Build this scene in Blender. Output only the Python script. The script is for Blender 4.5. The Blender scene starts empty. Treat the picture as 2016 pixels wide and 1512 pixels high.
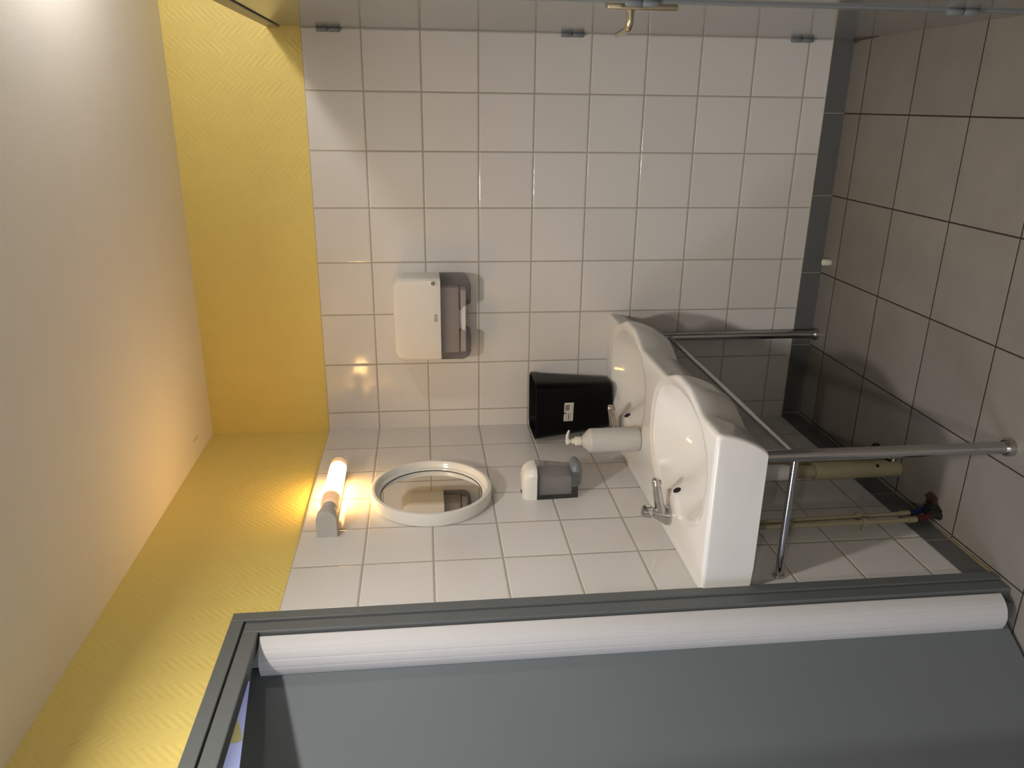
import bpy, bmesh, math, random
from mathutils import Vector, Matrix
random.seed(7)
C = bpy.context.scene.collection
SC = bpy.context.scene
PI = math.pi

# ------------------------------------------------------------------ camera
cam_d = bpy.data.cameras.new('camera')
cam = bpy.data.objects.new('camera', cam_d); C.objects.link(cam)
CP = Vector((1.23619, -2.93725, 1.57587))
yaw, pitch, roll = -0.346732, -0.108239, -1.596431
fwd = Vector((math.sin(yaw)*math.cos(pitch), math.cos(yaw)*math.cos(pitch), math.sin(pitch)))
right = Vector((math.cos(yaw), -math.sin(yaw), 0)); up = right.cross(fwd)
r2 = right*math.cos(roll) + up*math.sin(roll); u2 = -right*math.sin(roll) + up*math.cos(roll)
M = Matrix((r2, u2, -fwd)).transposed().to_4x4(); M.translation = CP
cam.matrix_world = M
cam_d.sensor_fit = 'HORIZONTAL'; cam_d.sensor_width = 36.0
cam_d.lens = 1538.6/2016*36.0
cam_d.clip_start = 0.02
SC.camera = cam

# ------------------------------------------------------------------ world, lights, exposure
w = bpy.data.worlds.new('world'); SC.world = w; w.use_nodes = True
w.node_tree.nodes['Background'].inputs[0].default_value = (0.9, 0.93, 1.0, 1)
w.node_tree.nodes['Background'].inputs[1].default_value = 0.02
SC.view_settings.view_transform = 'Standard'
SC.view_settings.look = 'None'
SC.view_settings.gamma = 1.0
SC.view_settings.use_curve_mapping = False
SC.view_settings.exposure = 1.06

def area(name, loc, size, power, col, rot=(0, 0, 0), shape='DISK', spread=PI, sy=None):
    l = bpy.data.lights.new(name, 'AREA'); l.shape = shape; l.size = size
    if sy: l.size_y = sy
    l.energy = power; l.color = col; l.spread = spread
    o = bpy.data.objects.new(name, l); C.objects.link(o); o.location = loc; o.rotation_euler = rot
    return o
H = 2.42
WARM = (1.0, 0.945, 0.90)
area('washroom_downlight_lamp', (0.72, -1.86, H-0.014), 0.10, 9.8, WARM, spread=math.radians(166))
area('rear_fill_light', (0.80, -4.10, H-0.014), 0.16, 19.0, WARM, spread=math.radians(166))  # added fill from behind the camera, no known lamp there
# the opal globe over the cubicle is a mesh lamp (ceiling_light, near the end); its strength:
GLOBE_COL = WARM; GLOBE_C = 138.0
area('corridor_ceiling_lamp', (-0.80, -3.10, 2.45), 0.5, 13, (0.74, 0.82, 1.0), shape='RECTANGLE', sy=1.0)
area('corridor_wall_fill', (-0.95, -0.35, 2.58), 0.5, 11, (0.80, 0.86, 1.0), shape='RECTANGLE', sy=1.0)  # extra unseen light, added only to brighten the lavender wall

# ------------------------------------------------------------------ materials
def nodes(m):
    m.use_nodes = True
    return m.node_tree.nodes, m.node_tree.links, m.node_tree.nodes['Principled BSDF']
def mat(name, col, rough=0.5, metal=0.0, spec=0.5, trans=0.0, ior=1.45, coat=0.0, emit=None, estr=0.0, alpha=1.0, noise=0.0, nscale=30.0, bump=0.0, sss=0.0):
    m = bpy.data.materials.new(name); N, L, p = nodes(m)
    p.inputs['Base Color'].default_value = (*col, 1)
    p.inputs['Roughness'].default_value = rough
    p.inputs['Metallic'].default_value = metal
    p.inputs['Specular IOR Level'].default_value = spec
    p.inputs['Transmission Weight'].default_value = trans
    p.inputs['IOR'].default_value = ior
    p.inputs['Coat Weight'].default_value = coat
    p.inputs['Alpha'].default_value = alpha
    p.inputs['Subsurface Weight'].default_value = sss
    if emit:
        p.inputs['Emission Color'].default_value = (*emit, 1); p.inputs['Emission Strength'].default_value = estr
    if noise or bump:
        t = N.new('ShaderNodeTexCoord'); n = N.new('ShaderNodeTexNoise'); n.inputs['Scale'].default_value = nscale
        n.inputs['Detail'].default_value = 5
        L.new(t.outputs['Object'], n.inputs['Vector'])
        if noise:
            mx = N.new('ShaderNodeMix'); mx.data_type = 'RGBA'
            mx.inputs['A'].default_value = (*[c*(1-noise) for c in col], 1); mx.inputs['B'].default_value = (*[min(1, c*(1+noise)) for c in col], 1)
            L.new(n.outputs['Fac'], mx.inputs['Factor']); L.new(mx.outputs['Result'], p.inputs['Base Color'])
        if bump:
            b = N.new('ShaderNodeBump'); b.inputs['Strength'].default_value = 1; b.inputs['Distance'].default_value = bump
            L.new(n.outputs['Fac'], b.inputs['Height']); L.new(b.outputs['Normal'], p.inputs['Normal'])
    return m

class NB:                                            # tiny node builder for maths
    def __init__(s, m): s.N, s.L, s.p = nodes(m)
    def v(s, x, inp):
        if isinstance(x, (int, float)): inp.default_value = x
        else: s.L.new(x, inp)
    def m(s, op, a, b=0.0, c=0.0):
        n = s.N.new('ShaderNodeMath'); n.operation = op
        s.v(a, n.inputs[0]); s.v(b, n.inputs[1]); s.v(c, n.inputs[2]); return n.outputs[0]
    def step(s, x, a, b):
        n = s.N.new('ShaderNodeMapRange'); n.interpolation_type = 'SMOOTHSTEP'
        s.v(x, n.inputs['Value']); n.inputs['From Min'].default_value = a; n.inputs['From Max'].default_value = b
        return n.outputs[0]
    def pos(s):
        g = s.N.new('ShaderNodeNewGeometry'); q = s.N.new('ShaderNodeSeparateXYZ'); s.L.new(g.outputs['Position'], q.inputs[0])
        s.g = g; return q.outputs
    def mix(s, f, a, b):
        n = s.N.new('ShaderNodeMix'); n.data_type = 'RGBA'; s.v(f, n.inputs['Factor'])
        for k, c in (('A', a), ('B', b)):
            if isinstance(c, tuple): n.inputs[k].default_value = (*c, 1)
            else: s.L.new(c, n.inputs[k])
        return n.outputs['Result']
    def noise(s, scale, detail=4, rough=0.5):
        n = s.N.new('ShaderNodeTexNoise'); n.inputs['Scale'].default_value = scale; n.inputs['Detail'].default_value = detail
        n.inputs['Roughness'].default_value = rough
        s.L.new(s.g.outputs['Position'], n.inputs['Vector']); return n.outputs['Fac']
    def bump(s, h, dist, strength=1.0):
        b = s.N.new('ShaderNodeBump'); b.inputs['Distance'].default_value = dist; b.inputs['Strength'].default_value = strength
        s.L.new(h, b.inputs['Height']); return b.outputs['Normal']

def tile_mat(name, col, grout, size, ax, offs, gw, rough, edge=0.004, edepth=0.0012, var=0.03, cloud=0.0, tilt=0.0, only_u=False, spec=0.5):
    m = bpy.data.materials.new(name); b = NB(m); P = b.pos()
    ds, ids = [], []
    for k in ((0,) if only_u else (0, 1)):
        q = b.m('DIVIDE', b.m('SUBTRACT', P['XYZ'.index(ax[k])], offs[k]), size)
        f = b.m('FRACT', q); ids.append(b.m('FLOOR', q))
        ds.append(b.m('MULTIPLY', b.m('MINIMUM', f, b.m('SUBTRACT', 1.0, f)), size)); 
        if k == 0: f0 = f
        else: f1 = f
    d = ds[0] if only_u else b.m('MINIMUM', ds[0], ds[1])
    wob = b.m('MULTIPLY', b.m('SUBTRACT', b.noise(60), 0.5), gw*0.35)
    d = b.m('ADD', d, wob)
    mask = b.step(d, gw/2-0.0003, gw/2+0.0005)
    cx = b.N.new('ShaderNodeCombineXYZ'); b.L.new(ids[0], cx.inputs[0])
    if not only_u: b.L.new(ids[1], cx.inputs[1])
    wn = b.N.new('ShaderNodeTexWhiteNoise'); wn.noise_dimensions = '3D'; b.L.new(cx.outputs[0], wn.inputs['Vector'])
    c1 = tuple(c*(1-var) for c in col); c2 = tuple(min(1, c*(1+var)) for c in col)
    base = b.mix(wn.outputs['Value'], c1, c2)
    if cloud:
        cl = b.noise(7, 6, 0.6)
        base = b.mix(b.m('MULTIPLY', b.step(cl, 0.3, 0.7), cloud), base, tuple(c*0.72 for c in col))
    fin = b.mix(mask, grout, base)
    b.L.new(fin, b.p.inputs['Base Color'])
    b.p.inputs['Specular IOR Level'].default_value = spec
    rr = b.m('ADD', b.m('MULTIPLY', b.m('SUBTRACT', 1.0, mask), 0.85-rough), rough)
    b.L.new(rr, b.p.inputs['Roughness'])
    h = b.step(d, gw/2-0.001, gw/2+edge)
    if tilt and not only_u:
        sc = b.N.new('ShaderNodeSeparateColor'); b.L.new(wn.outputs['Color'], sc.inputs[0])
        t1 = b.m('MULTIPLY', b.m('SUBTRACT', sc.outputs[0], 0.5), f0); t2 = b.m('MULTIPLY', b.m('SUBTRACT', sc.outputs[1], 0.5), f1)
        h = b.m('ADD', h, b.m('MULTIPLY', b.m('ADD', t1, t2), tilt))
        h = b.m('ADD', h, b.m('MULTIPLY', b.noise(9, 1), tilt*1.2))
    b.L.new(b.bump(h, edepth), b.p.inputs['Normal'])
    return m

T = 0.2
WT = (0.65, 0.632, 0.605); GR = (0.375, 0.34, 0.275)
m_tileB = tile_mat('white_tile_back', WT, GR, T, 'XZ', (0.0706, 0.1691), 0.0042, 0.10, tilt=0.35)
m_tileA = tile_mat('white_tile_left', WT, GR, T, 'YZ', (-0.190, 0.1691), 0.0042, 0.10, tilt=0.35)
m_floor = tile_mat('floor_tile', (0.212, 0.193, 0.167), (0.028, 0.019, 0.013), 0.30034, 'XY', (0.3157, -0.1151), 0.0042, 0.42, edge=0.002, edepth=0.001, var=0.06, cloud=0.35, spec=0.3)
m_skB = tile_mat('skirting_tile_back', (0.115, 0.118, 0.118), (0.30, 0.28, 0.23), 0.30034, 'XZ', (0.3157, 0), 0.003, 0.38, edge=0.002, var=0.08, cloud=0.3, only_u=True)
m_skA = tile_mat('skirting_tile_left', (0.115, 0.118, 0.118), (0.30, 0.28, 0.23), 0.30034, 'YZ', (-0.1151, 0), 0.003, 0.38, edge=0.002, var=0.08, cloud=0.3, only_u=True)

def wallpaper(name, col):
    m = bpy.data.materials.new(name); b = NB(m); P = b.pos()
    u = b.m('SUBTRACT', P[0], P[1])
    z = P[2]
    tri = b.m('PINGPONG', u, 0.046)
    ph = b.m('MULTIPLY', b.m('ADD', z, b.m('MULTIPLY', tri, -1.0)), 2*PI/0.0215)
    s = b.m('SINE', ph)
    wb = b.m('MULTIPLY', b.noise(60, 3), 0.7)
    h = b.m('ADD', b.m('MULTIPLY', s, 0.5), wb)
    fine = b.noise(420, 2)
    h = b.m('ADD', h, b.m('MULTIPLY', fine, 0.22))
    b.L.new(b.bump(h, 0.00062), b.p.inputs['Normal'])
    b.L.new(b.mix(b.noise(14, 4), tuple(c*0.97 for c in col), tuple(c*1.03 for c in col)), b.p.inputs['Base Color'])
    b.p.inputs['Roughness'].default_value = 0.5
    b.p.inputs['Specular IOR Level'].default_value = 0.35
    return m
m_yel = wallpaper('yellow_herringbone_wallcovering', (0.71, 0.565, 0.168))

def ceiling_mat():
    m = bpy.data.materials.new('ceiling_paint'); b = NB(m); P = b.pos()
    col = (0.91, 0.87, 0.80)
    # small worn smudge above the basin corner
    dx = b.m('DIVIDE', b.m('SUBTRACT', b.m('ADD', P[0], b.m('MULTIPLY', b.noise(50), 0.01)), 0.075), 0.006)
    dy = b.m('DIVIDE', b.m('SUBTRACT', P[1], -0.21), 0.035)
    r = b.m('ADD', b.m('MULTIPLY', dx, dx), b.m('MULTIPLY', dy, dy))
    k = b.m('MULTIPLY', b.m('SUBTRACT', 1.0, b.step(r, 0.1, 1.4)), 0.35)
    b.L.new(b.mix(k, b.mix(b.noise(3, 3), tuple(c*0.97 for c in col), tuple(c*1.02 for c in col)), (0.25, 0.18, 0.12)), b.p.inputs['Base Color'])
    b.p.inputs['Roughness'].default_value = 0.75
    b.L.new(b.bump(b.noise(350, 2), 0.0004), b.p.inputs['Normal'])
    return m
m_ceil = ceiling_mat()
m_grey = mat('grey_paint', (0.150, 0.170, 0.180), 0.42, noise=0.05, nscale=4, bump=0.0002, spec=0.4)
m_greyf = mat('grey_frame_paint', (0.112, 0.124, 0.126), 0.38, noise=0.06, nscale=9, bump=0.0003)
m_lam = mat('grey_laminate', (0.20, 0.21, 0.20), 0.14, noise=0.05, nscale=6, spec=0.6)
m_rail = mat('grey_rail', (0.20, 0.20, 0.18), 0.35, metal=0.3, noise=0.2, nscale=12)
m_white_wall = mat('plaster', (0.55, 0.52, 0.47), 0.8)
m_lav = mat('lavender_wall_paint', (0.60, 0.62, 0.80), 0.7, noise=0.04, nscale=8)
m_ypatch = mat('yellow_wall_paint', (0.62, 0.52, 0.16), 0.7)
m_guard = mat('white_pvc', (0.57, 0.56, 0.56), 0.5, noise=0.03, nscale=18, bump=0.0002)
m_cer = mat('white_glazed_ceramic', (0.70, 0.685, 0.65), 0.09, spec=0.5, coat=0.3)
m_chrome = mat('chrome', (0.52, 0.52, 0.53), 0.09, metal=1.0)
m_chrome2 = mat('worn_chrome', (0.55, 0.53, 0.51), 0.2, metal=1.0, noise=0.15, nscale=60)
m_brass = mat('champagne_metal', (0.62, 0.55, 0.40), 0.22, metal=1.0)
m_black = mat('black_plastic', (0.0016, 0.0016, 0.0018), 0.4, spec=0.16)
m_dark = mat('dark_void', (0.008, 0.007, 0.006), 0.8)
m_wplast = mat('white_plastic', (0.70, 0.68, 0.63), 0.16, spec=0.5)
m_wmatt = mat('white_plastic_matt', (0.60, 0.585, 0.55), 0.4)
m_grlamp = mat('grey_white_lamp_plastic', (0.50, 0.49, 0.46), 0.45)
m_bottle = mat('translucent_bottle_plastic', (0.72, 0.70, 0.66), 0.32, trans=0.35, ior=1.4)
m_ivory = mat('ivory_plastic', (0.72, 0.68, 0.55), 0.3)
m_smoke = mat('smoked_plastic', (0.66, 0.64, 0.66), 0.05, trans=0.95, ior=1.12)
m_smoke2 = mat('smoked_plastic_dark', (0.60, 0.59, 0.59), 0.06, trans=0.93, ior=1.12)
m_gplast = mat('blue_grey_plastic', (0.17, 0.19, 0.205), 0.3)
m_inner = mat('grey_inner_plastic', (0.46, 0.44, 0.43), 0.5)
m_paper = mat('paper_towel', (0.74, 0.70, 0.68), 0.85, bump=0.0003, nscale=120)
m_mirror = mat('mirror_glass', (0.86, 0.87, 0.85), 0.01, metal=1.0)
m_cream = mat('cream_painted_pipe', (0.31, 0.275, 0.17), 0.42, noise=0.12, nscale=25)
m_pvcw = mat('white_waste_pvc', (0.62, 0.61, 0.59), 0.35)
m_rust = mat('rusty_debris', (0.05, 0.018, 0.009), 0.9, noise=0.5, nscale=90, bump=0.002)
m_blue = mat('blue_sleeve', (0.006, 0.012, 0.075), 0.5)
m_red = mat('red_sleeve', (0.06, 0.012, 0.010), 0.5)
m_caulk = mat('yellowed_caulk', (0.17, 0.13, 0.07), 0.6, noise=0.35, nscale=30, bump=0.001)
m_caulkw = mat('cream_caulk', (0.50, 0.46, 0.35), 0.6, noise=0.2, nscale=40)
m_stk = mat('sticker_paper', (0.60, 0.57, 0.52), 0.5)
m_ink = mat('black_ink', (0.02, 0.018, 0.02), 0.6)
m_gink = mat('grey_ink', (0.30, 0.28, 0.25), 0.5)
m_oink = mat('orange_ink', (0.45, 0.22, 0.1), 0.5)
m_disc = mat('lamp_lens', (0.9, 0.85, 0.75), 0.4, emit=(1.0, 0.86, 0.7), estr=6)

# glowing tube: bright over the lit length, dim at both ends (the filament is shorter than the glass)
def tube_mat():
    m = bpy.data.materials.new('opal_tube_glass'); b = NB(m)
    tc = b.N.new('ShaderNodeTexCoord'); q = b.N.new('ShaderNodeSeparateXYZ'); b.L.new(tc.outputs['Object'], q.inputs[0])
    y = q.outputs[1]
    lit = b.m('MULTIPLY', b.step(y, 0.050, 0.092), b.m('SUBTRACT', 1.0, b.step(y, 0.240, 0.282)))
    b.p.inputs['Base Color'].default_value = (0.75, 0.60, 0.45, 1); b.p.inputs['Roughness'].default_value = 0.3
    n = b.N.new('ShaderNodeMix'); n.data_type = 'RGBA'
    b.L.new(lit, n.inputs['Factor']); n.inputs['A'].default_value = (1.0, 0.45, 0.16, 1); n.inputs['B'].default_value = (1.0, 0.575, 0.18, 1)
    b.L.new(n.outputs['Result'], b.p.inputs['Emission Color'])
    b.L.new(b.m('ADD', b.m('MULTIPLY', lit, TUBE_STR), 0.22), b.p.inputs['Emission Strength'])
    return m
TUBE_STR = 14.5
m_tube = tube_mat()

# ------------------------------------------------------------------ mesh helpers
def V(*a): return Vector(a)
def add_box(bm, x0, x1, y0, y1, z0, z1, bev=0.0, seg=2):
    r = bmesh.ops.create_cube(bm, size=1)
    for v in r['verts']:
        v.co = V((x0+x1)/2 + v.co.x*(x1-x0), (y0+y1)/2 + v.co.y*(y1-y0), (z0+z1)/2 + v.co.z*(z1-z0))
    if bev:
        es = list({e for v in r['verts'] for e in v.link_edges})
        bmesh.ops.bevel(bm, geom=es, offset=bev, segments=seg, affect='EDGES', profile=0.5)
    return r
def loft(bm, rings, closed=True, cap0=True, cap1=True):
    vs = [[bm.verts.new(p) for p in r] for r in rings]
    for a, b_ in zip(vs[:-1], vs[1:]):
        n = len(a)
        for i in range(n if closed else n-1):
            j = (i+1) % n
            try: bm.faces.new((a[i], a[j], b_[j], b_[i]))
            except ValueError: pass
    if cap0: bm.faces.new(list(reversed(vs[0])))
    if cap1: bm.faces.new(vs[-1])
    return vs
def frame_of(d):
    d = d.normalized(); a = V(0, 0, 1) if abs(d.z) < 0.9 else V(1, 0, 0)
    s = d.cross(a).normalized(); return s, s.cross(d).normalized()
def tube(bm, pts, rad, n=20, cap=True, sx=1.0, sy=1.0):
    pts = [Vector(p) for p in pts]
    if not isinstance(rad, (list, tuple)): rad = [rad]*len(pts)
    d0 = (pts[1]-pts[0]).normalized(); s, t = frame_of(d0); rings = []
    for i, p in enumerate(pts):
        d = (pts[min(i+1, len(pts)-1)] - pts[max(i-1, 0)]).normalized()
        s = (s - d*s.dot(d)).normalized(); t = d.cross(s)
        rings.append([p + s*(math.cos(2*PI*k/n)*rad[i]*sx) + t*(math.sin(2*PI*k/n)*rad[i]*sy) for k in range(n)])
    loft(bm, rings, True, cap, cap)
def arc_path(pts, r, seg=8):
    out = [Vector(pts[0])]
    for a, b_, c in zip(pts[:-2], pts[1:-1], pts[2:]):
        a, b_, c = Vector(a), Vector(b_), Vector(c)
        d1 = (a-b_).normalized(); d2 = (c-b_).normalized()
        p1 = b_+d1*r; p2 = b_+d2*r
        for k in range(seg+1):
            t = k/seg; out.append(p1*(1-t)**2 + b_*2*t*(1-t) + p2*t*t)
    out.append(Vector(pts[-1])); return out
def lathe(bm, prof, c, axis='Z', n=40, hollow=False):
    """prof: list of (r, h)."""
    rings = []
    for r, h in prof:
        ring = []
        for k in range(n):
            a = 2*PI*k/n; u, v = r*math.cos(a), r*math.sin(a)
            if axis == 'Z': ring.append(V(c[0]+u, c[1]+v, c[2]+h))
            elif axis == 'X': ring.append(V(c[0]+h, c[1]+u, c[2]+v))
            else: ring.append(V(c[0]+v, c[1]+h, c[2]+u))
        rings.append(ring)
    if hollow: loft(bm, rings+[[p.copy() for p in rings[0]]], True, False, False)
    else: loft(bm, rings)
def rrect(w, h, r, n=6):
    pts = []
    for cx, cy, a0 in ((w/2-r, h/2-r, 0), (-w/2+r, h/2-r, PI/2), (-w/2+r, -h/2+r, PI), (w/2-r, -h/2+r, 1.5*PI)):
        for k in range(n+1):
            a = a0 + PI/2*k/n; pts.append((cx+r*math.cos(a), cy+r*math.sin(a)))
    return pts
def link(name, bm, m, parent=None, smooth=40, recalc=True):
    if recalc: bmesh.ops.recalc_face_normals(bm, faces=bm.faces)
    me = bpy.data.meshes.new(name); bm.to_mesh(me); bm.free()
    if m: me.materials.append(m)
    if smooth:
        me.polygons.foreach_set('use_smooth', [True]*len(me.polygons))
        me.set_sharp_from_angle(angle=math.radians(smooth))
    o = bpy.data.objects.new(name, me); C.objects.link(o)
    if parent: o.parent = parent
    return o
def tag(o, label=None, cat=None, group=None, kind=None):
    if label: o['label'] = label
    if cat: o['category'] = cat
    if group: o['group'] = group
    if kind: o['kind'] = kind
    return o
def empty(name, loc, label, cat, group=None, kind=None, rz=0):
    o = bpy.data.objects.new(name, None); C.objects.link(o); o.location = loc; o.rotation_euler = (0, 0, rz)
    o.empty_display_size = 0.05
    return tag(o, label, cat, group, kind)
def B(): return bmesh.new()
def boxobj(name, m, b, parent=None, bev=0.0, smooth=15):
    bm = B(); add_box(bm, *b, bev=bev); return link(name, bm, m, parent, smooth)
def copy_tree(o, parent=None):
    c = o.copy(); C.objects.link(c); c.parent = parent
    for ch in [x for x in C.objects if x.parent == o]: copy_tree(ch, c)
    return c
def textobj(name, s, size, m, parent, mw, depth=0.0003):
    cu = bpy.data.curves.new('t', 'FONT'); cu.body = s; cu.size = size; cu.align_x = 'CENTER'; cu.align_y = 'CENTER'; cu.extrude = depth
    t = bpy.data.objects.new('t', cu); C.objects.link(t)
    dg = bpy.context.evaluated_depsgraph_get(); dg.update()
    me = bpy.data.meshes.new_from_object(t.evaluated_get(dg)); bpy.data.objects.remove(t); bpy.data.curves.remove(cu)
    me.transform(mw); me.name = name
    me.materials.clear(); me.materials.append(m)
    o = bpy.data.objects.new(name, me); C.objects.link(o); o.parent = parent; return o

# ------------------------------------------------------------------ the room
XR, YF = 2.75, -5.0
def struct(o): o['kind'] = 'structure'; return o
struct(boxobj('floor', m_floor, (-1.75, XR, YF, 0.0, -0.08, 0.0), smooth=0))
struct(boxobj('ceiling', m_ceil, (-0.12, XR, YF, 0.1, H, H+0.1), smooth=0))
wb = struct(boxobj('wall_back', m_yel, (-0.12, XR, 0.006, 0.12, -0.08, H), smooth=0))
boxobj('wall_tiling', m_tileB, (0.0, XR, 0.0, 0.006, 0.083, 1.969), wb, smooth=0)
bm = B()
for y0, y1, z0 in ((-1.215, 0.006, -0.08), (-2.185, -1.215, 2.066), (YF, -2.185, -0.08)):
    add_box(bm, -0.12, -0.006, y0, y1, z0, H)
wl = struct(link('wall_left', bm, m_yel, None, 0))
bm = B()
add_box(bm, -0.006, 0.0, -1.203, 0.0, 0.083, 1.969); add_box(bm, -0.006, 0.0, YF, -2.20, 0.083, 1.969)
link('wall_tiling', bm, m_tileA, wl, 0)
struct(boxobj('wall_right', m_white_wall, (XR, XR+0.1, YF, 0.1, -0.08, H), smooth=0))
struct(boxobj('wall_front', m_white_wall, (-1.75, XR, YF-0.1, YF, -0.08, 2.7), smooth=0))
bsB = struct(boxobj('baseboard_back', m_skB, (-0.001, XR, -0.002, 0.006, 0.0, 0.0815), smooth=0))
bm = B(); add_box(bm, -0.006, 0.002, -1.203, 0.0, 0.0, 0.0815); add_box(bm, -0.006, 0.002, YF, -2.2, 0.0, 0.0815)
bsA = struct(link('baseboard_left', bm, m_skA, None, 0))
# caulk beads: cream over the skirting, yellowed at the floor by the left wall
bm = B(); tube(bm, [(0.0, -0.0005, 0.0822), (1.47, -0.0005, 0.0822)], 0.0022, 8); struct(link('trim_1', bm, m_caulkw))
pts = [(0.004+random.uniform(-.001, .0015), -1.22*k/60, 0.002) for k in range(61)]
bm = B(); tube(bm, pts, [0.0012+0.0042*max(0, (k-40)/20)+random.uniform(-.0004, .0007) for k in range(61)], 8); struct(link('trim_2', bm, m_caulk))
bm = B(); tube(bm, [(1.4675, -0.0015, 0.003), (1.462, -0.012, 0.002), (1.4665, -0.05, 0.002), (1.4685, -0.16, 0.001)], [0.005, 0.006, 0.0028, 0.001], 8); struct(link('trim_3', bm, mat('brown_caulk', (0.085, 0.062, 0.034), 0.7)))

# corridor beyond the doorway
struct(boxobj('wall_corridor', m_lav, (-1.75, -1.65, YF, 0.9, -0.08, 2.7), smooth=0))
wc = bpy.data.objects['wall_corridor']
bm = B(); loft(bm, [[V(x, y, z) for y, z in ((0.118, 2.517), (0.13, 2.500), (0.20, 2.52), (0.29, 2.56), (0.31, 2.60), (0.29, 2.615), (0.118, 2.615))] for x in (-1.652, -1.646)]); link('yellow_patch', bm, m_ypatch, wc, 0)
struct(boxobj('wall_corridor_end', m_lav, (-1.75, -0.12, 0.9, 1.0, -0.08, 2.7), smooth=0))
struct(boxobj('ceiling_corridor', m_lav, (-1.75, -0.12, YF, 1.0, 2.62, 2.72), smooth=0))
struct(boxobj('wall_corridor_side', m_lav, (-0.135, -0.12, 0.12, 0.9, -0.08, 2.7), smooth=0))
struct(boxobj('wall_corridor_top', m_lav, (-0.135, -0.12, YF, 0.12, 2.42, 2.7), smooth=0))
struct(boxobj('floor_corridor', m_floor, (-1.75, -0.12, 0.0, 1.0, -0.08, 0.0), smooth=0))

# ------------------------------------------------------------------ door in the left wall
door = empty('door_1', (0, -1.66, 0), 'grey painted door standing open into the lavender corridor', 'door', kind='structure')
door.location = (0, 0, 0)
YJ0, YJ1 = -1.201, -2.20                 # outer frame
def frame_ring(bm, o, i, x0, x1, bev):
    """U-shaped frame: o / i = outward / inward distance from the opening outline."""
    add_box(bm, x0, x1, YJ0-i, YJ0-o, 0.0, 2.079-o, bev)
    add_box(bm, x0, x1, YJ1+o, YJ1+i, 0.0, 2.079-o, bev)
    add_box(bm, x0, x1, YJ1+i, YJ0-i, 2.079-i, 2.079-o, bev)
bm = B()
frame_ring(bm, 0.0, 0.033, -0.06, 0.010, 0.002)
frame_ring(bm, 0.036, 0.075, -0.032, 0.005, 0.003)
frame_ring(bm, 0.031, 0.046, -0.062, -0.002, 0.001)
add_box(bm, -0.125, -0.030, -1.2965, -1.214, 0.0, 2.066)
link('door_frame', bm, m_greyf, door, 15)
ang = math.radians(-120.7)
dd = V(math.cos(ang), math.sin(ang), 0); dn = V(-math.sin(ang), math.cos(ang), 0)   # dn: towards the room
if dn.x < 0: dn = -dn
P0 = V(-0.088, -1.300, 0)
bm = B()
rr = [P0, P0+dd*0.86, P0+dd*0.86-dn*0.04, P0-dn*0.04]
loft(bm, [[p+V(0, 0, 0.012) for p in rr], [p+V(0, 0, 2.025) for p in rr]])
link('door_leaf', bm, m_grey, door, 30)
# finger guard: ribbed convex strip from the jamb to the leaf
def guard():
    bm = B(); A_ = V(-0.004, -1.284, 0); E_ = P0+dd*0.018+dn*0.002
    ch = (E_-A_); nrm = V(-ch.y, ch.x, 0).normalized()
    if nrm.x < 0: nrm = -nrm
    prof = []
    n = 48
    for k in range(n+1):
        t = k/n
        hgt = 0.024*(1-abs(2*t-1)**2.2)
        for g in (0.30, 0.52, 0.75):
            hgt -= 0.0011*math.exp(-((t-g)/0.012)**2)
        prof.append(A_+ch*t+nrm*hgt)
    inner = [p-nrm*0.003 for p in reversed(prof)]
    ring = prof+inner
    loft(bm, [[p+V(0, 0, 0.035) for p in ring], [p+V(0, 0, 2.0) for p in ring]])
    o = link('finger_guard', bm, m_guard, door, 50); o['label'] = 'ribbed white plastic finger guard over the hinge side'
guard()

# ------------------------------------------------------------------ toilet cubicle front on the right
def hinge(bm, x, y, z0, z1, r=0.0085):
    zm = (z0+z1)/2
    for a, b_ in ((z0, zm-0.0008), (zm+0.0008, z1)):
        lathe(bm, [(0.001, a), (r*0.75, a), (r, a+0.003), (r, b_-0.003), (r*0.75, b_), (0.001, b_)], (x, y, 0), 'Z', 16)
d2 = empty('door_2', (1.47, 0, 0), 'tall grey laminate cubicle door hinged beside the white tiled wall', 'door', kind='structure')
d2.location = (0, 0, 0)
boxobj('door_leaf', m_lam, (1.47, 1.50, -0.912, -0.012, 0.004, 2.030), d2, bev=0.0015)
for z0, z1 in ((1.837, 1.916), (1.003, 1.082), (0.165, 0.246)):
    bm = B(); hinge(bm, 1.4635, -0.012, z0, z1); link('hinge', bm, m_gplast, d2)
bm = B(); add_box(bm, 1.4515, 1.4702, -0.911, -0.880, 0.950, 1.124, bev=0.0035, seg=3)
pl = link('handle_plate', bm, m_brass, d2)
bm = B()
path = arc_path([(1.460, -0.896, 1.064), (1.412, -0.896, 1.064), (1.404, -0.800, 1.072)], 0.020, 8)
tube(bm, path, [0.0092]*(len(path)-4)+[0.0088, 0.0085, 0.0082, 0.0062], 16, sx=1.0, sy=1.0)
tube(bm, [(1.4520, -0.896, 1.064), (1.4495, -0.896, 1.064)], 0.0115, 18)
link('lever', bm, m_brass, pl)
part = empty('toilet_partition', (1.485, -2.2, 0), 'grey laminate cubicle partition with metal post and top rail beside the door', 'partition')
part.location = (0, 0, 0)
boxobj('panel', m_lam, (1.47, 1.50, YF+0.01, -0.950, 0.004, 2.030), part, bev=0.0015)
bm = B(); add_box(bm, 1.464, 1.506, -0.948, -0.914, 0.0, 2.034, bev=0.003); link('post', bm, m_gplast, part, 15)
bm = B()
add_box(bm, 1.466, 1.504, YF+0.01, -0.001, 2.036, 2.052, bev=0.002); add_box(bm, 1.468, 1.502, YF+0.01, -0.001, 2.050, 2.084, bev=0.003)
link('top_rail', bm, m_rail, part, 15)
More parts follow.
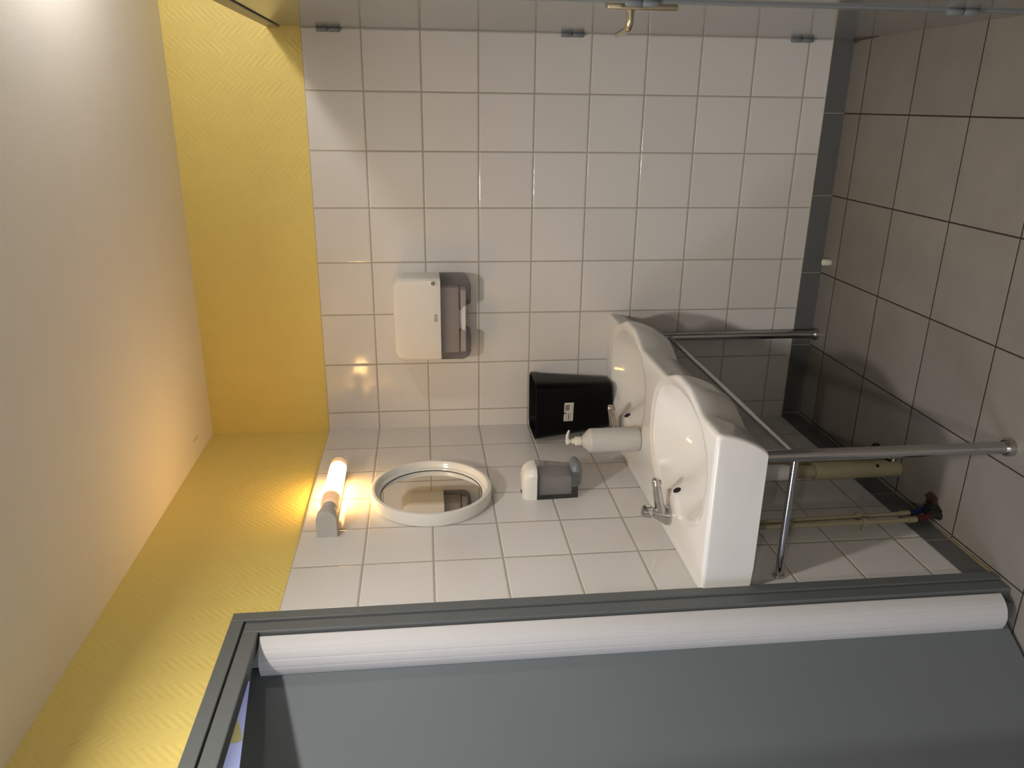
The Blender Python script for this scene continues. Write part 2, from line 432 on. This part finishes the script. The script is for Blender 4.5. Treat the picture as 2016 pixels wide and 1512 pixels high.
for z0, z1 in ((1.84, 1.92), (1.010, 1.09), (0.197, 0.280)):
    bm = B(); hinge(bm, 1.4625, -0.949, z0, z1, 0.009); link('hinge', bm, m_gplast, part)

# ------------------------------------------------------------------ double wash basin
ZT, ZB, YE = 0.857, 0.714, -1.206
def sst(x, a, b_):
    t = min(1, max(0, (x-a)/(b_-a))); return t*t*(3-2*t)
def scallop(y):
    s = 0.0
    for yc in (-0.305, -0.905):
        d = abs(y-yc)
        s = max(s, 1-sst(d, 0.03, 0.185))
    return s
def xfront(y): return 0.459+0.042*scallop(y)
BOWLS = (-0.305, -0.905)
def top_z(x, y):
    z = ZT
    for yc in BOWLS:
        ax = 0.178; cx = 0.282
        u = (x-cx)/ax; v = (y-yc)/0.243
        if u > 0: u = (x-cx)/0.180
        # tap platform pushing into the back of the bowl
        pf = math.exp(-((y-yc)/0.058)**2)*0.24
        uu = u
        n = 2.35
        s = (abs(uu)**n + abs(v)**n)**(1/n)
        if u < 0.1: s += pf*sst(-u, -0.1, 1.0)*(1.0 if s < 1.02 else math.exp(-(s-1.02)*6))
        # shallow recess round the bowl
        z -= 0.004*(1-sst(s, 1.02, 1.10))
        if s < 1.02:
            k = max(0.0, 1-(s/1.0)**3.0)
            dep = 0.125*k
            # soften the lip
            e = 0.010
            dep = dep*dep/(dep+e) if dep > 0 else 0
            z -= dep
    # slight fall of the deck away from the wall upstand
    z -= 0.003*sst(x, 0.0, 0.03)
    return z
def basin_mesh():
    bm = B()
    NX = 84; RE = 0.012
    ys = []
    for k in range(9): ys.append(YE + RE*(1-math.cos(PI/2*k/8)))
    n = 300
    ys += [YE+RE + (0-YE-RE)*(k+1)/n for k in range(n)]
    rings = []
    for y in ys:
        de = min(RE, y-YE); drop = RE-math.sqrt(max(0, RE*RE-(RE-de)**2))
        xf = xfront(y)-drop
        tz = ZT-drop
        ring = []
        ring.append(V(0.001, y, ZB+min(0.004, drop))); ring.append(V(0.001, y, (ZB+ZT)/2)); 
        for i in range(NX+1):
            x = 0.001+(xf-RE-0.001)*i/NX
            ring.append(V(x, y, top_z(x, y)-drop))
        z_l = top_z(xf-RE, y)-drop
        for k in range(1, 7):
            a = PI/2*k/6
            ring.append(V(xf-RE+RE*math.sin(a), y, z_l-RE+RE*math.cos(a)))
        z0 = z_l-RE
        for k in range(1, 13):
            t = k/12
            ring.append(V(xf-0.046*(0.25*t+0.75*t**2.0), y, z0+(ZB+0.006-z0)*t))
        ring.append(V(xf-0.053, y, ZB))
        for k in range(1, 6): ring.append(V((xf-0.053)*(1-k/6)+0.001*k/6, y, ZB))
        rings.append(ring)
    loft(bm, rings, True, True, True)
    return bm
basin = empty('double_washbasin', (0, 0, ZB), 'long white ceramic double washbasin with scalloped front against the tiled wall', 'washbasin')
basin.location = (0, 0, 0)
bb = link('basin_body', basin_mesh(), m_cer, basin, 55)
for yc in BOWLS:
    # overflow hole with dark inside on the tap platform slope, and the waste at the bowl floor
    x = 0.150
    zz = top_z(x, yc)
    e = 0.004
    nx = -(top_z(x+e, yc)-top_z(x-e, yc))/(2*e); nv = V(nx, 0, 1).normalized()
    c = V(x, yc, zz)+nv*0.0004; s, t = V(0, 1, 0), nv.cross(V(0, 1, 0))
    bm = B(); loft(bm, [[c+nv*h+(s*math.cos(a)+t*math.sin(a))*0.0122 for a in [2*PI*k/24 for k in range(24)]] for h in (-0.003, 0.0002)])
    link('overflow_hole', bm, m_dark, basin)
    zz = top_z(0.29, yc)
    bm = B(); lathe(bm, [(0.001, 0.0), (0.031, 0.0), (0.031, 0.002), (0.024, 0.0035), (0.02, 0.001), (0.001, 0.001)], (0.29, yc, zz-0.0005), 'Z', 32)
    w_ = link('waste_ring', bm, m_chrome, basin)

# ------------------------------------------------------------------ taps
def make_tap(yc, label):
    zt = 0.8535
    t = empty('push_tap', (0.066, yc, zt), label, 'tap', 'chrome push taps on the double basin')
    bm = B()
    # body: oval foot leaning up to the button seat
    rings = []
    prof = [(0.000, 0.000, .031, .026), (0.0, 0.004, .032, .027), (-0.001, 0.012, .030, .0255), (0.002, 0.024, .026, .0225), (0.006, 0.037, .0205, .0195), (0.010, 0.048, .0165, .0165), (0.012, 0.053, .015, .015)]
    for dx, dz, rx, ry in prof:
        rings.append([V(dx+rx*math.cos(a), ry*math.sin(a), dz) for a in [2*PI*k/32 for k in range(32)]])
    loft(bm, rings)
    # spout
    sp = [(0.000, 0, 0.022), (0.018, 0, 0.030), (0.04, 0, 0.036), (0.07, 0, 0.0425), (0.1, 0, 0.049), (0.118, 0, 0.0525), (0.124, 0, 0.0528), (0.127, 0, 0.0525)]
    tube(bm, sp, [0.021, 0.0195, 0.0168, 0.0148, 0.0136, 0.0130, 0.0105, 0.004], 24, sx=1.0, sy=0.88)
    tube(bm, [(0.110, 0, 0.052), (0.1135, 0, 0.0365)], [0.0095, 0.0085], 20)
    link('tap_body', bm, m_chrome2, t, 60)
    bm = B()
    ax = V(0.22, 0, 1).normalized(); b0 = V(0.011, 0, 0.050); s_, t_ = frame_of(ax)
    for pr in ([(0.010, 0.0), (0.010, 0.008)], [(0.011, 0.006), (0.0175, 0.009), (0.0195, 0.013), (0.0190, 0.030), (0.0165, 0.035), (0.001, 0.0355)]):
        loft(bm, [[b0+ax*h+(s_*math.cos(a)+t_*math.sin(a))*r for a in [2*PI*k/28 for k in range(28)]] for r, h in pr])
    link('push_button', bm, m_chrome, t, 40)
    return t
tap = make_tap(-0.905, 'chrome push tap in front, over the bowl nearest the grey door frame')
tap2 = copy_tree(tap); tap2.location.y = -0.305
tap2['label'] = 'chrome push tap on the far bowl, half hidden between black bin and pump bottle'

# ------------------------------------------------------------------ chrome stand under the basin
st = empty('basin_stand', (0.38, -0.6, 0), 'chrome tube stand of two legs and rails under the washbasin', 'stand')
st.location = (0, 0, 0)
XL = 0.372
for y in (-1.156, -0.042):
    bm = B()
    tube(bm, [(XL, y, 0.0), (XL, y, ZB-0.0005)], 0.0165, 28)
    lg = link('leg', bm, m_chrome, st)
    bm = B(); lathe(bm, [(0.017, 0.0), (0.0245, 0.0), (0.0245, 0.016), (0.022, 0.02), (0.017, 0.02)], (XL, y, 0.0), 'Z', 32); link('foot_ring', bm, m_chrome2, lg)
bm = B(); tube(bm, [(XL, -1.156, 0.617), (XL, -0.042, 0.617)], 0.0095, 18); link('front_rail', bm, m_chrome, st)
bm = B(); tube(bm, [(XL, -1.156, 0.614), (0.003, -1.156, 0.614)], 0.0100, 18); sr = link('side_rail', bm, m_chrome, st)
bm = B(); lathe(bm, [(0.010, 0.0), (0.0158, 0.0), (0.0158, 0.006), (0.013, 0.009), (0.010, 0.009)], (0.0, -1.156, 0.614), 'X', 28); link('wall_flange', bm, m_chrome2, sr)

# ------------------------------------------------------------------ wall mirror
mir = empty('round_mirror', (0, -0.6, 1.57), 'round white framed mirror on the left wall under the lamp', 'mirror')
bm = B()
prof = [(0.155, 0.004), (0.197, 0.0), (0.200, 0.003), (0.200, 0.036), (0.1975, 0.041), (0.192, 0.043), (0.186, 0.042), (0.182, 0.038), (0.180, 0.030), (0.176, 0.0225), (0.171, 0.020), (0.1695, 0.016), (0.166, 0.012), (0.160, 0.0105)]
lathe(bm, prof + [(0.155, 0.010)], (0, 0, 0), 'X', 96, True)
link('mirror_frame', bm, m_wmatt if False else m_wplast, mir, 35)
bm = B(); lathe(bm, [(0.001, 0.006), (0.167, 0.006), (0.167, 0.0135), (0.001, 0.0135)], (0, 0, 0), 'X', 96); link('mirror_glass', bm, m_mirror, mir, 35)
bm = B(); lathe(bm, [(0.1665, 0.010), (0.170, 0.010), (0.170, 0.0155), (0.1665, 0.0145)], (0, 0, 0), 'X', 96, True); link('rubber_seal', bm, m_ink, mir, 35)

# ------------------------------------------------------------------ wall lamp over the mirror
lamp = empty('wall_lamp', (0, -0.832, 1.886), 'lit tubular wall lamp with warm glow above the round mirror', 'lamp')
bm = B()
# D-section socket housing, tapering to the collar
sec = []
def dsec(y, w_, d_, x0=0.0, n=20):
    pts = [V(x0, y, -w_/2)]
    for k in range(n+1):
        a = -PI/2+PI*k/n; pts.append(V(x0+d_-w_*0.5*0.9+math.cos(a)*w_*0.5*0.9, y, math.sin(a)*w_/2))
    pts.append(V(x0, y, w_/2)); return pts
loft(bm, [dsec(0.0, 0.060, 0.082), dsec(0.002, 0.062, 0.084), dsec(0.030, 0.061, 0.084), dsec(0.044, 0.056, 0.082), dsec(0.052, 0.050, 0.078), dsec(0.056, 0.046, 0.074)])
link('socket_housing', bm, m_grlamp, lamp, 40)
bm = B(); add_box(bm, 0.0005, 0.014, 0.03, 0.425, -0.022, 0.022, bev=0.004); link('back_plate', bm, m_grlamp, lamp)
bm = B(); lathe(bm, [(0.001, 0.05), (0.0215, 0.05), (0.0215, 0.098), (0.001, 0.098)], (0.052, 0, 0), 'Y', 36); link('collar', bm, m_grlamp, lamp)
bm = B()
pr = [(0.001, -0.001), (0.020, -0.001), (0.0275, 0.004), (0.0285, 0.012), (0.0285, 0.300)]
for k in range(1, 9):
    a = PI/2*k/8; pr.append((0.0285*math.cos(a) if k < 8 else 0.0008, 0.300+0.0245*math.sin(a)))
tb = bmesh.new(); lathe(tb, pr, (0, 0, 0), 'Y', 40)
tubeo = link('glass_tube', tb, m_tube, lamp, 50); tubeo.location = (0.052, 0.092, 0.0)
bm = B(); lathe(bm, [(0.001, 0.420), (0.014, 0.420), (0.014, 0.436), (0.001, 0.436)], (0.022, 0, 0.0), 'Y', 24); link('end_clip', bm, m_grlamp, lamp)

# ------------------------------------------------------------------ soap dispenser on the left wall
sd = empty('soap_dispenser', (0, -0.602, 1.073), 'wall soap dispenser with white top and smoky body under the mirror', 'soap dispenser')
def body_ring(z, w_, d_, r=0.024, x0=0.0, n=6):
    pts = [V(x0, -w_/2, z)]
    for cx, cy, a0 in ((x0+d_-r, -w_/2+r, -PI/2), (x0+d_-r, w_/2-r, 0)):
        for k in range(n+1):
            a = a0+PI/2*k/n; pts.append(V(cx+r*math.cos(a), cy+r*math.sin(a), z))
    pts.append(V(x0, w_/2, z)); return pts
bm = B()
loft(bm, [body_ring(z, w_, d_, r) for z, w_, d_, r in ((0.151, .106, .108, .026), (0.158, .106, .108, .026), (0.172, .103, .104, .028), (0.186, .096, .096, .03), (0.194, .084, .084, .03), (0.1975, .064, .066, .025))])
cap_ = link('top_cover', bm, m_wplast, sd, 50)
bm = B(); add_box(bm, 0.010, 0.020, -0.018, -0.008, 0.194, 0.200, bev=0.001); link('key_slot', bm, m_ink, cap_)
def shell(bm, outer, th):
    """outer rings (open U section, wall side open): builds thin shell"""
    inner = []
    for r in outer:
        c = sum(r, V(0, 0, 0))/len(r)
        inner.append([p+(V(c.x*0.4, c.y, p.z)-V(p.x, p.y, p.z)).normalized()*th for p in r])
    return inner
bm = B()
loft(bm, [body_ring(z, w_, d_, r) for z, w_, d_, r in ((0.012, .090, .092, .022), (0.05, .095, .097, .024), (0.10, .100, .102, .025), (0.150, .1045, .107, .026))])
link('smoky_body', bm, m_smoke2, sd, 50)
bm = B(); add_box(bm, 0.006, 0.075, -0.034, 0.036, 0.03, 0.142, bev=0.008); link('soap_pouch', bm, m_inner, sd)
bm = B()
rings = []
for z, dx, w_ in ((-0.004, 0.098, .040), (0.004, 0.112, .060), (0.014, 0.120, .072), (0.024, 0.118, .074), (0.032, 0.108, .070), (0.036, 0.098, .060)):
    rings.append([V(0.040, -w_/2, z), V(dx-0.012, -w_/2, z), V(dx-0.003, -w_/2+0.008, z), V(dx, -w_/4, z), V(dx, w_/4, z), V(dx-0.003, w_/2-0.008, z), V(dx-0.012, w_/2, z), V(0.040, w_/2, z)])
loft(bm, rings); link('push_bar', bm, m_gplast, sd, 60)

# ------------------------------------------------------------------ paper towel dispenser on the back wall
td = empty('paper_towel_dispenser', (0.474, 0, 1.405), 'paper towel dispenser with white top and smoky window on the back wall', 'towel dispenser')
W2, HT, DD = 0.158, 0.288, 0.108
def td_outline(notch):
    r = 0.030; pts = []
    for cx, cz, a0 in ((W2-r, HT-r, 0), (-W2+r, HT-r, PI/2)):
        for k in range(9):
            a = a0+PI/2*k/8; pts.append((cx+r*math.cos(a), cz+r*math.sin(a)))
    return pts
def td_part(bm, z0, z1, y0, y1, r_top, r_bot, notch=False, sh=0.014):
    """front outline in (x,z), lofted along -y with a softened front edge"""
    def outl(ins):
        pts = []
        rt = max(0.002, r_top-ins); rb = max(0.002, r_bot-ins)
        a_, b_ = W2-ins, z1-(ins if r_top > 0.003 else 0); c_ = z0+(ins if r_bot > 0.003 else 0)
        for cx, cz, a0, rr_ in ((a_-rt, b_-rt, 0, rt), (-a_+rt, b_-rt, PI/2, rt)):
            for k in range(9):
                a = a0+PI/2*k/8; pts.append((cx+rr_*math.cos(a), cz+rr_*math.sin(a)))
        for k in range(9):
            a = PI+PI/2*k/8; pts.append((-a_+rb+rb*math.cos(a), c_+rb+rb*math.sin(a)))
        if notch:
            for x, z in ((-0.062, 0), (-0.058, 0.004), (-0.050, 0.020), (-0.044, 0.034), (-0.034, 0.040), (0, 0.042), (0.034, 0.040), (0.044, 0.034), (0.050, 0.020), (0.058, 0.004), (0.062, 0)):
                pts.append((x, c_+z))
        for k in range(9):
            a = 1.5*PI+PI/2*k/8; pts.append((a_-rb+rb*math.cos(a), c_+rb+rb*math.sin(a)))
        return pts
    rings = []
    for y, ins in ((y0, 0.0), (y1+sh, 0.0), (y1+sh*0.45, sh*0.16), (y1+sh*0.12, sh*0.5), (y1, sh)):
        rings.append([V(x, y, z) for x, z in outl(ins)])
    loft(bm, rings)
bm = B(); td_part(bm, 0.114, HT, -0.0005, -DD, 0.040, 0.0025)
tc_ = link('white_cover', bm, m_wplast, td, 45)
bm = B(); td_part(bm, 0.0, 0.113, -0.0005, -DD+0.001, 0.0025, 0.036, notch=True)
link('smoky_window', bm, m_smoke, td, 45)
bm = B(); add_box(bm, -0.135, 0.115, -0.075, -0.006, 0.045, 0.112, bev=0.002); link('inner_tray', bm, m_inner, td)
bm = B(); add_box(bm, -0.130, 0.108, -0.088, -0.020, 0.020, 0.040, bev=0.002); link('paper_towels', bm, m_paper, td)
bm = B(); lathe(bm, [(0.001, 0), (0.0075, 0), (0.0075, -0.004), (0.0055, -0.005), (0.001, -0.0035)], (0.139, -DD-0.0005, 0.140), 'Y', 24); kh = link('lock', bm, m_gplast, tc_)
lock_ring = B(); add_box(lock_ring, 0.129, 0.149, -DD-0.0015, -DD+0.004, 0.124, 0.156, bev=0.001); link('lock_plate', lock_ring, m_wplast, tc_)
bm = B(); add_box(bm, 0.008-0.014, 0.008+0.014, -DD-0.0004, -DD+0.001, 0.126, 0.138, bev=0.0006); lg_ = link('logo_plate', bm, m_gink, tc_)
textobj('logo_lettering', 'TORK', 0.0085, m_wplast, tc_, Matrix.Translation((0.008, -DD-0.0007, 0.132)) @ Matrix.Rotation(PI/2, 4, 'X'))

# ------------------------------------------------------------------ black waste bin on the basin corner
bn = empty('waste_bin', (0.121, -0.09, 0.856), 'black rectangular waste bin standing on the washbasin in the corner', 'waste bin', rz=math.radians(3))
bm = B()
def bin_ring(z, wx, wy, r): return [V(x, y-0.014*z/0.31, z) for x, y in rrect(wx, wy, r, 5)]
BW0, BD0, BW1, BD1, BH = 0.186, 0.118, 0.226, 0.196, 0.311
rings = []
for t in (0, 0.02, 0.05, 0.3, 0.6, 0.9, 0.975):
    ins = 0.006 if t == 0 else (0.0015 if t == 0.02 else 0)
    rings.append(bin_ring(BH*t, BW0+(BW1-BW0)*t-ins*2, BD0+(BD1-BD0)*t-ins*2, 0.034))
rings.append(bin_ring(BH*0.978, BW1+0.006, BD1+0.006, 0.038)); rings.append(bin_ring(BH*0.998, BW1+0.007, BD1+0.007, 0.038)); rings.append(bin_ring(BH, BW1+0.004, BD1+0.004, 0.037))
rings.append(bin_ring(BH, BW1-0.001, BD1-0.001, 0.035)); rings.append(bin_ring(BH*0.98, BW1-0.004, BD1-0.004, 0.034)); rings.append(bin_ring(0.006, BW0-0.006, BD0-0.006, 0.03))
loft(bm, rings); link('bin_body', bm, m_black, bn, 45)
# sticker on the front face (tilted with the wall of the bin)
tl = math.atan2((BD1-BD0)/2+0.014, BH)
zc = 0.180; yf = -(BD0+(BD1-BD0)*zc/BH)/2-0.014*zc/0.31
SM = Matrix.Translation((-0.006, yf-0.0006, zc)) @ Matrix.Rotation(tl, 4, 'X') @ Matrix.Rotation(math.radians(2), 4, 'Y')
def sticker_box(name, x0, x1, z0, z1, m, lift, par, bev=0.0):
    bm = B(); add_box(bm, x0, x1, -0.0004-lift, 0.0, z0, z1, bev=bev); bm.transform(SM); return link(name, bm, m, par, 0)
sk = sticker_box('sticker', -0.037, 0.037, -0.019, 0.019, m_stk, 0, bn)
sk['label'] = 'white price sticker with bar code on the front'
bm = B()
for k, (a, b_) in enumerate(((0.006, 0.0068), (0.0078, 0.0095), (0.0105, 0.0112), (0.0122, 0.0146), (0.0155, 0.0163), (0.0172, 0.0190), (0.020, 0.0206), (0.0214, 0.0236), (0.0246, 0.0252), (0.026, 0.0284))):
    add_box(bm, a, b_, -0.0008, -0.0003, -0.003, 0.0125)
add_box(bm, 0.006, 0.0285, -0.0008, -0.0003, 0.0148, 0.0160)
bm.transform(SM); link('bar_code', bm, m_ink, sk, 0)
bm = B()
ov = []
for k in range(40):
    a = 2*PI*k/40; ov.append((-0.0195+0.0155*math.cos(a), -0.001+0.0085*math.sin(a), math.cos(a), math.sin(a)))
loft(bm, [[V(x+cx*d*0.0012, -0.0007, z+sz*d*0.0012) for x, z, cx, sz in ov] for d in (0, 1)], True, False, False)
add_box(bm, -0.031, -0.009, -0.0008, -0.0003, -0.0025, 0.0005)
add_box(bm, -0.008, -0.002, -0.0008, -0.0003, 0.011, 0.019); add_box(bm, -0.035, -0.030, -0.0008, -0.0003, 0.012, 0.0135); add_box(bm, 0.004, 0.030, -0.0008, -0.0003, -0.0145, -0.0135)
bm.transform(SM); link('sticker_print', bm, m_ink, sk, 0)
bm = B(); add_box(bm, -0.010, -0.006, -0.0008, -0.0003, -0.014, -0.011); bm.transform(SM); link('sticker_mark', bm, m_oink, sk, 0)

# ------------------------------------------------------------------ pump bottle between the bowls
pb = empty('soap_pump_bottle', (0.152, -0.528, 0.8535), 'translucent white pump bottle standing on the basin deck between the bowls', 'bottle', rz=0)
bm = B(); lathe(bm, [(0.001, 0.002), (0.036, 0.0), (0.040, 0.002), (0.0425, 0.008), (0.0425, 0.178), (0.0415, 0.183), (0.038, 0.187), (0.0145, 0.212), (0.0135, 0.215), (0.0135, 0.222), (0.001, 0.222)], (0, 0, 0), 'Z', 48)
link('bottle_body', bm, m_bottle, pb, 45)
bm = B(); lathe(bm, [(0.001, 0.214), (0.016, 0.214), (0.0165, 0.217), (0.016, 0.233), (0.0135, 0.235), (0.0105, 0.236), (0.0105, 0.246), (0.0065, 0.247), (0.0065, 0.258), (0.001, 0.258)], (0, 0, 0), 'Z', 32)
pm = link('pump_collar', bm, m_ivory, pb, 35)
bm = B(); lathe(bm, [(0.001, 0.254), (0.009, 0.254), (0.0105, 0.257), (0.0105, 0.264), (0.008, 0.268), (0.001, 0.269)], (0, 0, 0), 'Z', 28)
tube(bm, [(-0.010, -0.004, 0.264), (0.0, 0, 0.264), (0.018, 0.005, 0.263), (0.030, 0.009, 0.259), (0.036, 0.011, 0.255)], [0.004, 0.006, 0.0055, 0.0042, 0.0035], 14)
link('pump_head', bm, m_wmatt, pm, 45)
pb.scale = (1, 1, 0.955)

# ------------------------------------------------------------------ pipes under the basin
wp = empty('waste_pipe', (0.09, -0.70, 0), 'cream waste pipe with white elbow running from the basin to the floor', 'pipe')
wp.location = (0, 0, 0)
wx, wy = 0.09, -0.70
bm = B()
tube(bm, [(wx, wy, 0.715), (wx, wy, 0.47)], 0.0235, 28)
tube(bm, [(wx, wy, 0.455), (wx, wy, 0.50)], [0.030, 0.030], 28)
pth = arc_path([(wx, wy, 0.47), (wx, wy, 0.40), (wx-0.012, wy, 0.375)], 0.015, 4)
tube(bm, [(wx, wy, 0.455), (wx, wy, 0.40), (wx-0.002, wy, 0.385), (wx-0.006, wy+0.002, 0.372)], [0.027, 0.027, 0.025, 0.020], 28)
link('white_elbow', bm, m_pvcw, wp)
bm = B(); tube(bm, [(wx, wy, 0.40), (wx, wy, 0.28)], 0.0215, 26); link('narrow_pipe', bm, m_cream, wp)
bm = B()
rings = []
for k, (z, r) in enumerate(((0.300, 0.022), (0.300, 0.0285), (0.296, 0.030), (0.18, 0.030), (0.155, 0.0305), (0.150, 0.0290), (0.04, 0.0290), (0.0, 0.029))):
    rings.append([V(wx+r*math.cos(a), wy+r*math.sin(a), z) for a in [2*PI*j/32 for j in range(32)]])
loft(bm, rings); wpp = link('wide_pipe', bm, m_cream, wp)
hn = V(0.72, -0.69, 0).normalized(); c = V(wx, wy, 0.085)+hn*0.0288; s_ = hn.cross(V(0, 0, 1))
bm = B(); loft(bm, [[c+hn*h+(s_*math.cos(a)+V(0, 0, 1)*math.sin(a))*0.006 for a in [2*PI*k/20 for k in range(20)]] for h in (-0.002, 0.0012)]); link('drilled_hole', bm, m_dark, wpp)
bm = B()
tube(bm, [(wx-0.005, wy+0.062, 0.44), (wx-0.005, wy+0.060, 0.0)], 0.021, 24)
link('second_pipe', bm, m_cream, wp)
bm = B()
for z in (0.27,): tube(bm, [(wx-0.003, wy+0.06, z), (wx-0.003, wy+0.06, z+0.03)], 0.026, 24)
link('pipe_coupling', bm, m_cream, wp)
# broken floor opening round the pipes
def blob(name, c, rx, ry, h, m, label=None, cat=None, parent=None, seed=1, n=26):
    rnd = random.Random(seed); bm = B(); rings = []
    jag = [1+rnd.uniform(-0.14, 0.14) for _ in range(n)]
    for s, hh in ((1.0, 0.0), (0.82, h*0.7), (0.4, h)):
        rings.append([V(c[0]+rx*s*jag[k]*math.cos(2*PI*k/n), c[1]+ry*s*jag[k]*math.sin(2*PI*k/n), c[2]+hh*(1+rnd.uniform(-.4, .4)) if hh else c[2]) for k in range(n)])
    loft(bm, rings); o = link(name, bm, m, parent, 30)
    if label: tag(o, label, cat)
    return o
blob('broken_floor_mortar', (0.082, -0.585, 0.0), 0.045, 0.05, 0.012, m_dark, parent=wp, seed=3)
rnd = random.Random(5)
for k in range(6):
    a = rnd.uniform(-0.4, 2.6); r0 = 0.028; p = V(0.088+r0*math.cos(a), -0.575+r0*math.sin(a), 0.004)
    bm = B(); tube(bm, [p, p+V(math.cos(a)*0.012, math.sin(a)*0.012, 0.012), p+V(math.cos(a)*0.026, math.sin(a)*0.026, rnd.uniform(0.004, 0.022))], [0.0022, 0.0013, 0.0004], 6)
    link('rusty_wire', bm, m_rust, wp)
bm = B()
for k in range(6):
    c = V(0.118+rnd.uniform(-.004, .006), -0.70+rnd.uniform(-.012, .03), 0.010+rnd.uniform(0, 0.02)); r = rnd.uniform(0.004, 0.008)
    q = bmesh.ops.create_icosphere(bm, subdivisions=1, radius=r)
    for v in q['verts']: v.co = V(v.co.x*rnd.uniform(.7, 1.3), v.co.y, v.co.z*rnd.uniform(.6, 1.4))+c
link('plaster_chips', bm, m_pvcw, wp)
bm = B()
q = bmesh.ops.create_icosphere(bm, subdivisions=2, radius=0.013)
for v in q['verts']: v.co = V(v.co.x*0.5, v.co.y*1.1, v.co.z*1.6)*(1+rnd.uniform(-.2, .2))+V(0.1165, -0.694, 0.026)
link('broken_gap', bm, m_dark, wp)

def supply(y0, yb, label, sleeve, hand):
    o = empty('water_pipe', (0.03, y0, 0), label, 'pipe', 'thin cream water pipes under the basin'); o.location = (0, 0, 0)
    bm = B()
    pth = arc_path([(0.003, y0+hand*0.0, 0.640), (0.030, y0, 0.625), (0.030, yb, 0.075)], 0.02, 8)
    tube(bm, pth, 0.0075, 18); link('copper_run', bm, m_cream, o)
    bm = B(); tube(bm, [(0.030, yb, 0.10), (0.0305, yb, 0.070)], 0.0098, 18); link('pipe_joint', bm, m_cream, o)
    bm = B(); tube(bm, [(0.0305, yb, 0.074), (0.034, yb+0.001, 0.05), (0.046, yb+0.003, 0.0)], [0.0085, 0.0088, 0.0095], 16); link('colour_sleeve', bm, sleeve, o)
    for z in (0.475, 0.235):
        bm = B(); tube(bm, [(0.030, yb if z < .3 else y0, z), (0.030, yb if z < .3 else y0, z+0.014)], 0.0125, 20); add_box(bm, 0.001, 0.026, (yb)-0.005, (yb)+0.005, z+0.003, z+0.011)
        link('pipe_clip', bm, m_ivory if False else m_cream, o)
    return o
supply(-0.915, -0.900, 'thin cream water pipe ending in a blue sleeve, the one farther from the door', m_blue, 1)
supply(-0.942, -0.938, 'thin cream water pipe ending in a red sleeve, the one nearer the door', m_red, -1)
bl = blob('dark_sleeve_bundle', (0.052, -0.925, 0.0), 0.024, 0.036, 0.030, m_dark, 'dark lump of sleeve and mortar where the thin pipes enter the floor', 'pipe seal', seed=11)
blob('rusty_mortar', (0.076, -0.90, 0.0), 0.022, 0.030, 0.010, m_rust, 'rust orange mortar crumbled beside the thin pipes on the floor', 'mortar', seed=8)

# ------------------------------------------------------------------ small pipe stub on the floor
ps = empty('pipe_stub', (0.668, -0.062, 0), 'short open cream plastic tube stub on the floor by the skirting', 'pipe stub')
bm = B(); lathe(bm, [(0.006, 0.004), (0.0125, 0.0), (0.0135, 0.002), (0.0125, 0.028), (0.0115, 0.030), (0.0085, 0.030), (0.0072, 0.028)], (0, 0, 0), 'Z', 24, True); link('stub_tube', bm, m_ivory, ps)
bm = B(); lathe(bm, [(0.001, 0.012), (0.0068, 0.012), (0.0068, 0.014), (0.001, 0.014)], (0, 0, 0), 'Z', 16); link('stub_hollow', bm, m_rust, ps)

# ------------------------------------------------------------------ ceiling lights (outside the frame)
for (x, y), lab in (((0.72, -1.86), 'recessed round ceiling downlight over the washroom floor'), ((0.80, -4.10), 'added fill light behind the camera, shaped as a recessed round downlight')):  # the rear fixture is made up to go with the added fill
    o = empty('ceiling_downlight', (x, y, H), lab, 'ceiling light')
    bm = B(); lathe(bm, [(0.054, 0.0), (0.070, 0.0), (0.070, -0.004), (0.060, -0.012), (0.054, -0.010)], (0, 0, 0), 'Z', 40, True); link('trim_ring', bm, m_wmatt, o)
    bm = B(); lathe(bm, [(0.001, 0.0), (0.054, 0.0), (0.054, -0.006), (0.001, -0.006)], (0, 0, 0), 'Z', 40); link('light_lens', bm, m_disc, o)
for (x, y), r_, lab, k in (((1.805, -0.86), 0.040, 'small round opal ceiling light over the toilet cubicle', GLOBE_C),):
    o = empty('ceiling_light', (x, y, H), lab, 'ceiling light')
    bm = B(); lathe(bm, [(0.001, 0.0), (r_*0.7, 0.0), (r_*0.7, -0.018), (r_*0.6, -0.026), (r_*0.3, -0.032), (r_*0.25, -0.076), (0.001, -0.077)], (0, 0, 0), 'Z', 32); link('ceiling_rose', bm, m_wmatt, o)
    bm = B(); lathe(bm, [(r_*math.sin(PI*t/10) if 0 < t < 10 else 0.001, -0.071-r_-r_*math.cos(PI*t/10)) for t in range(11)], (0, 0, 0), 'Z', 20)
    link('opal_globe', bm, mat('opal_glass_lit', (0.9, 0.87, 0.8), 0.4, emit=GLOBE_COL, estr=k), o)
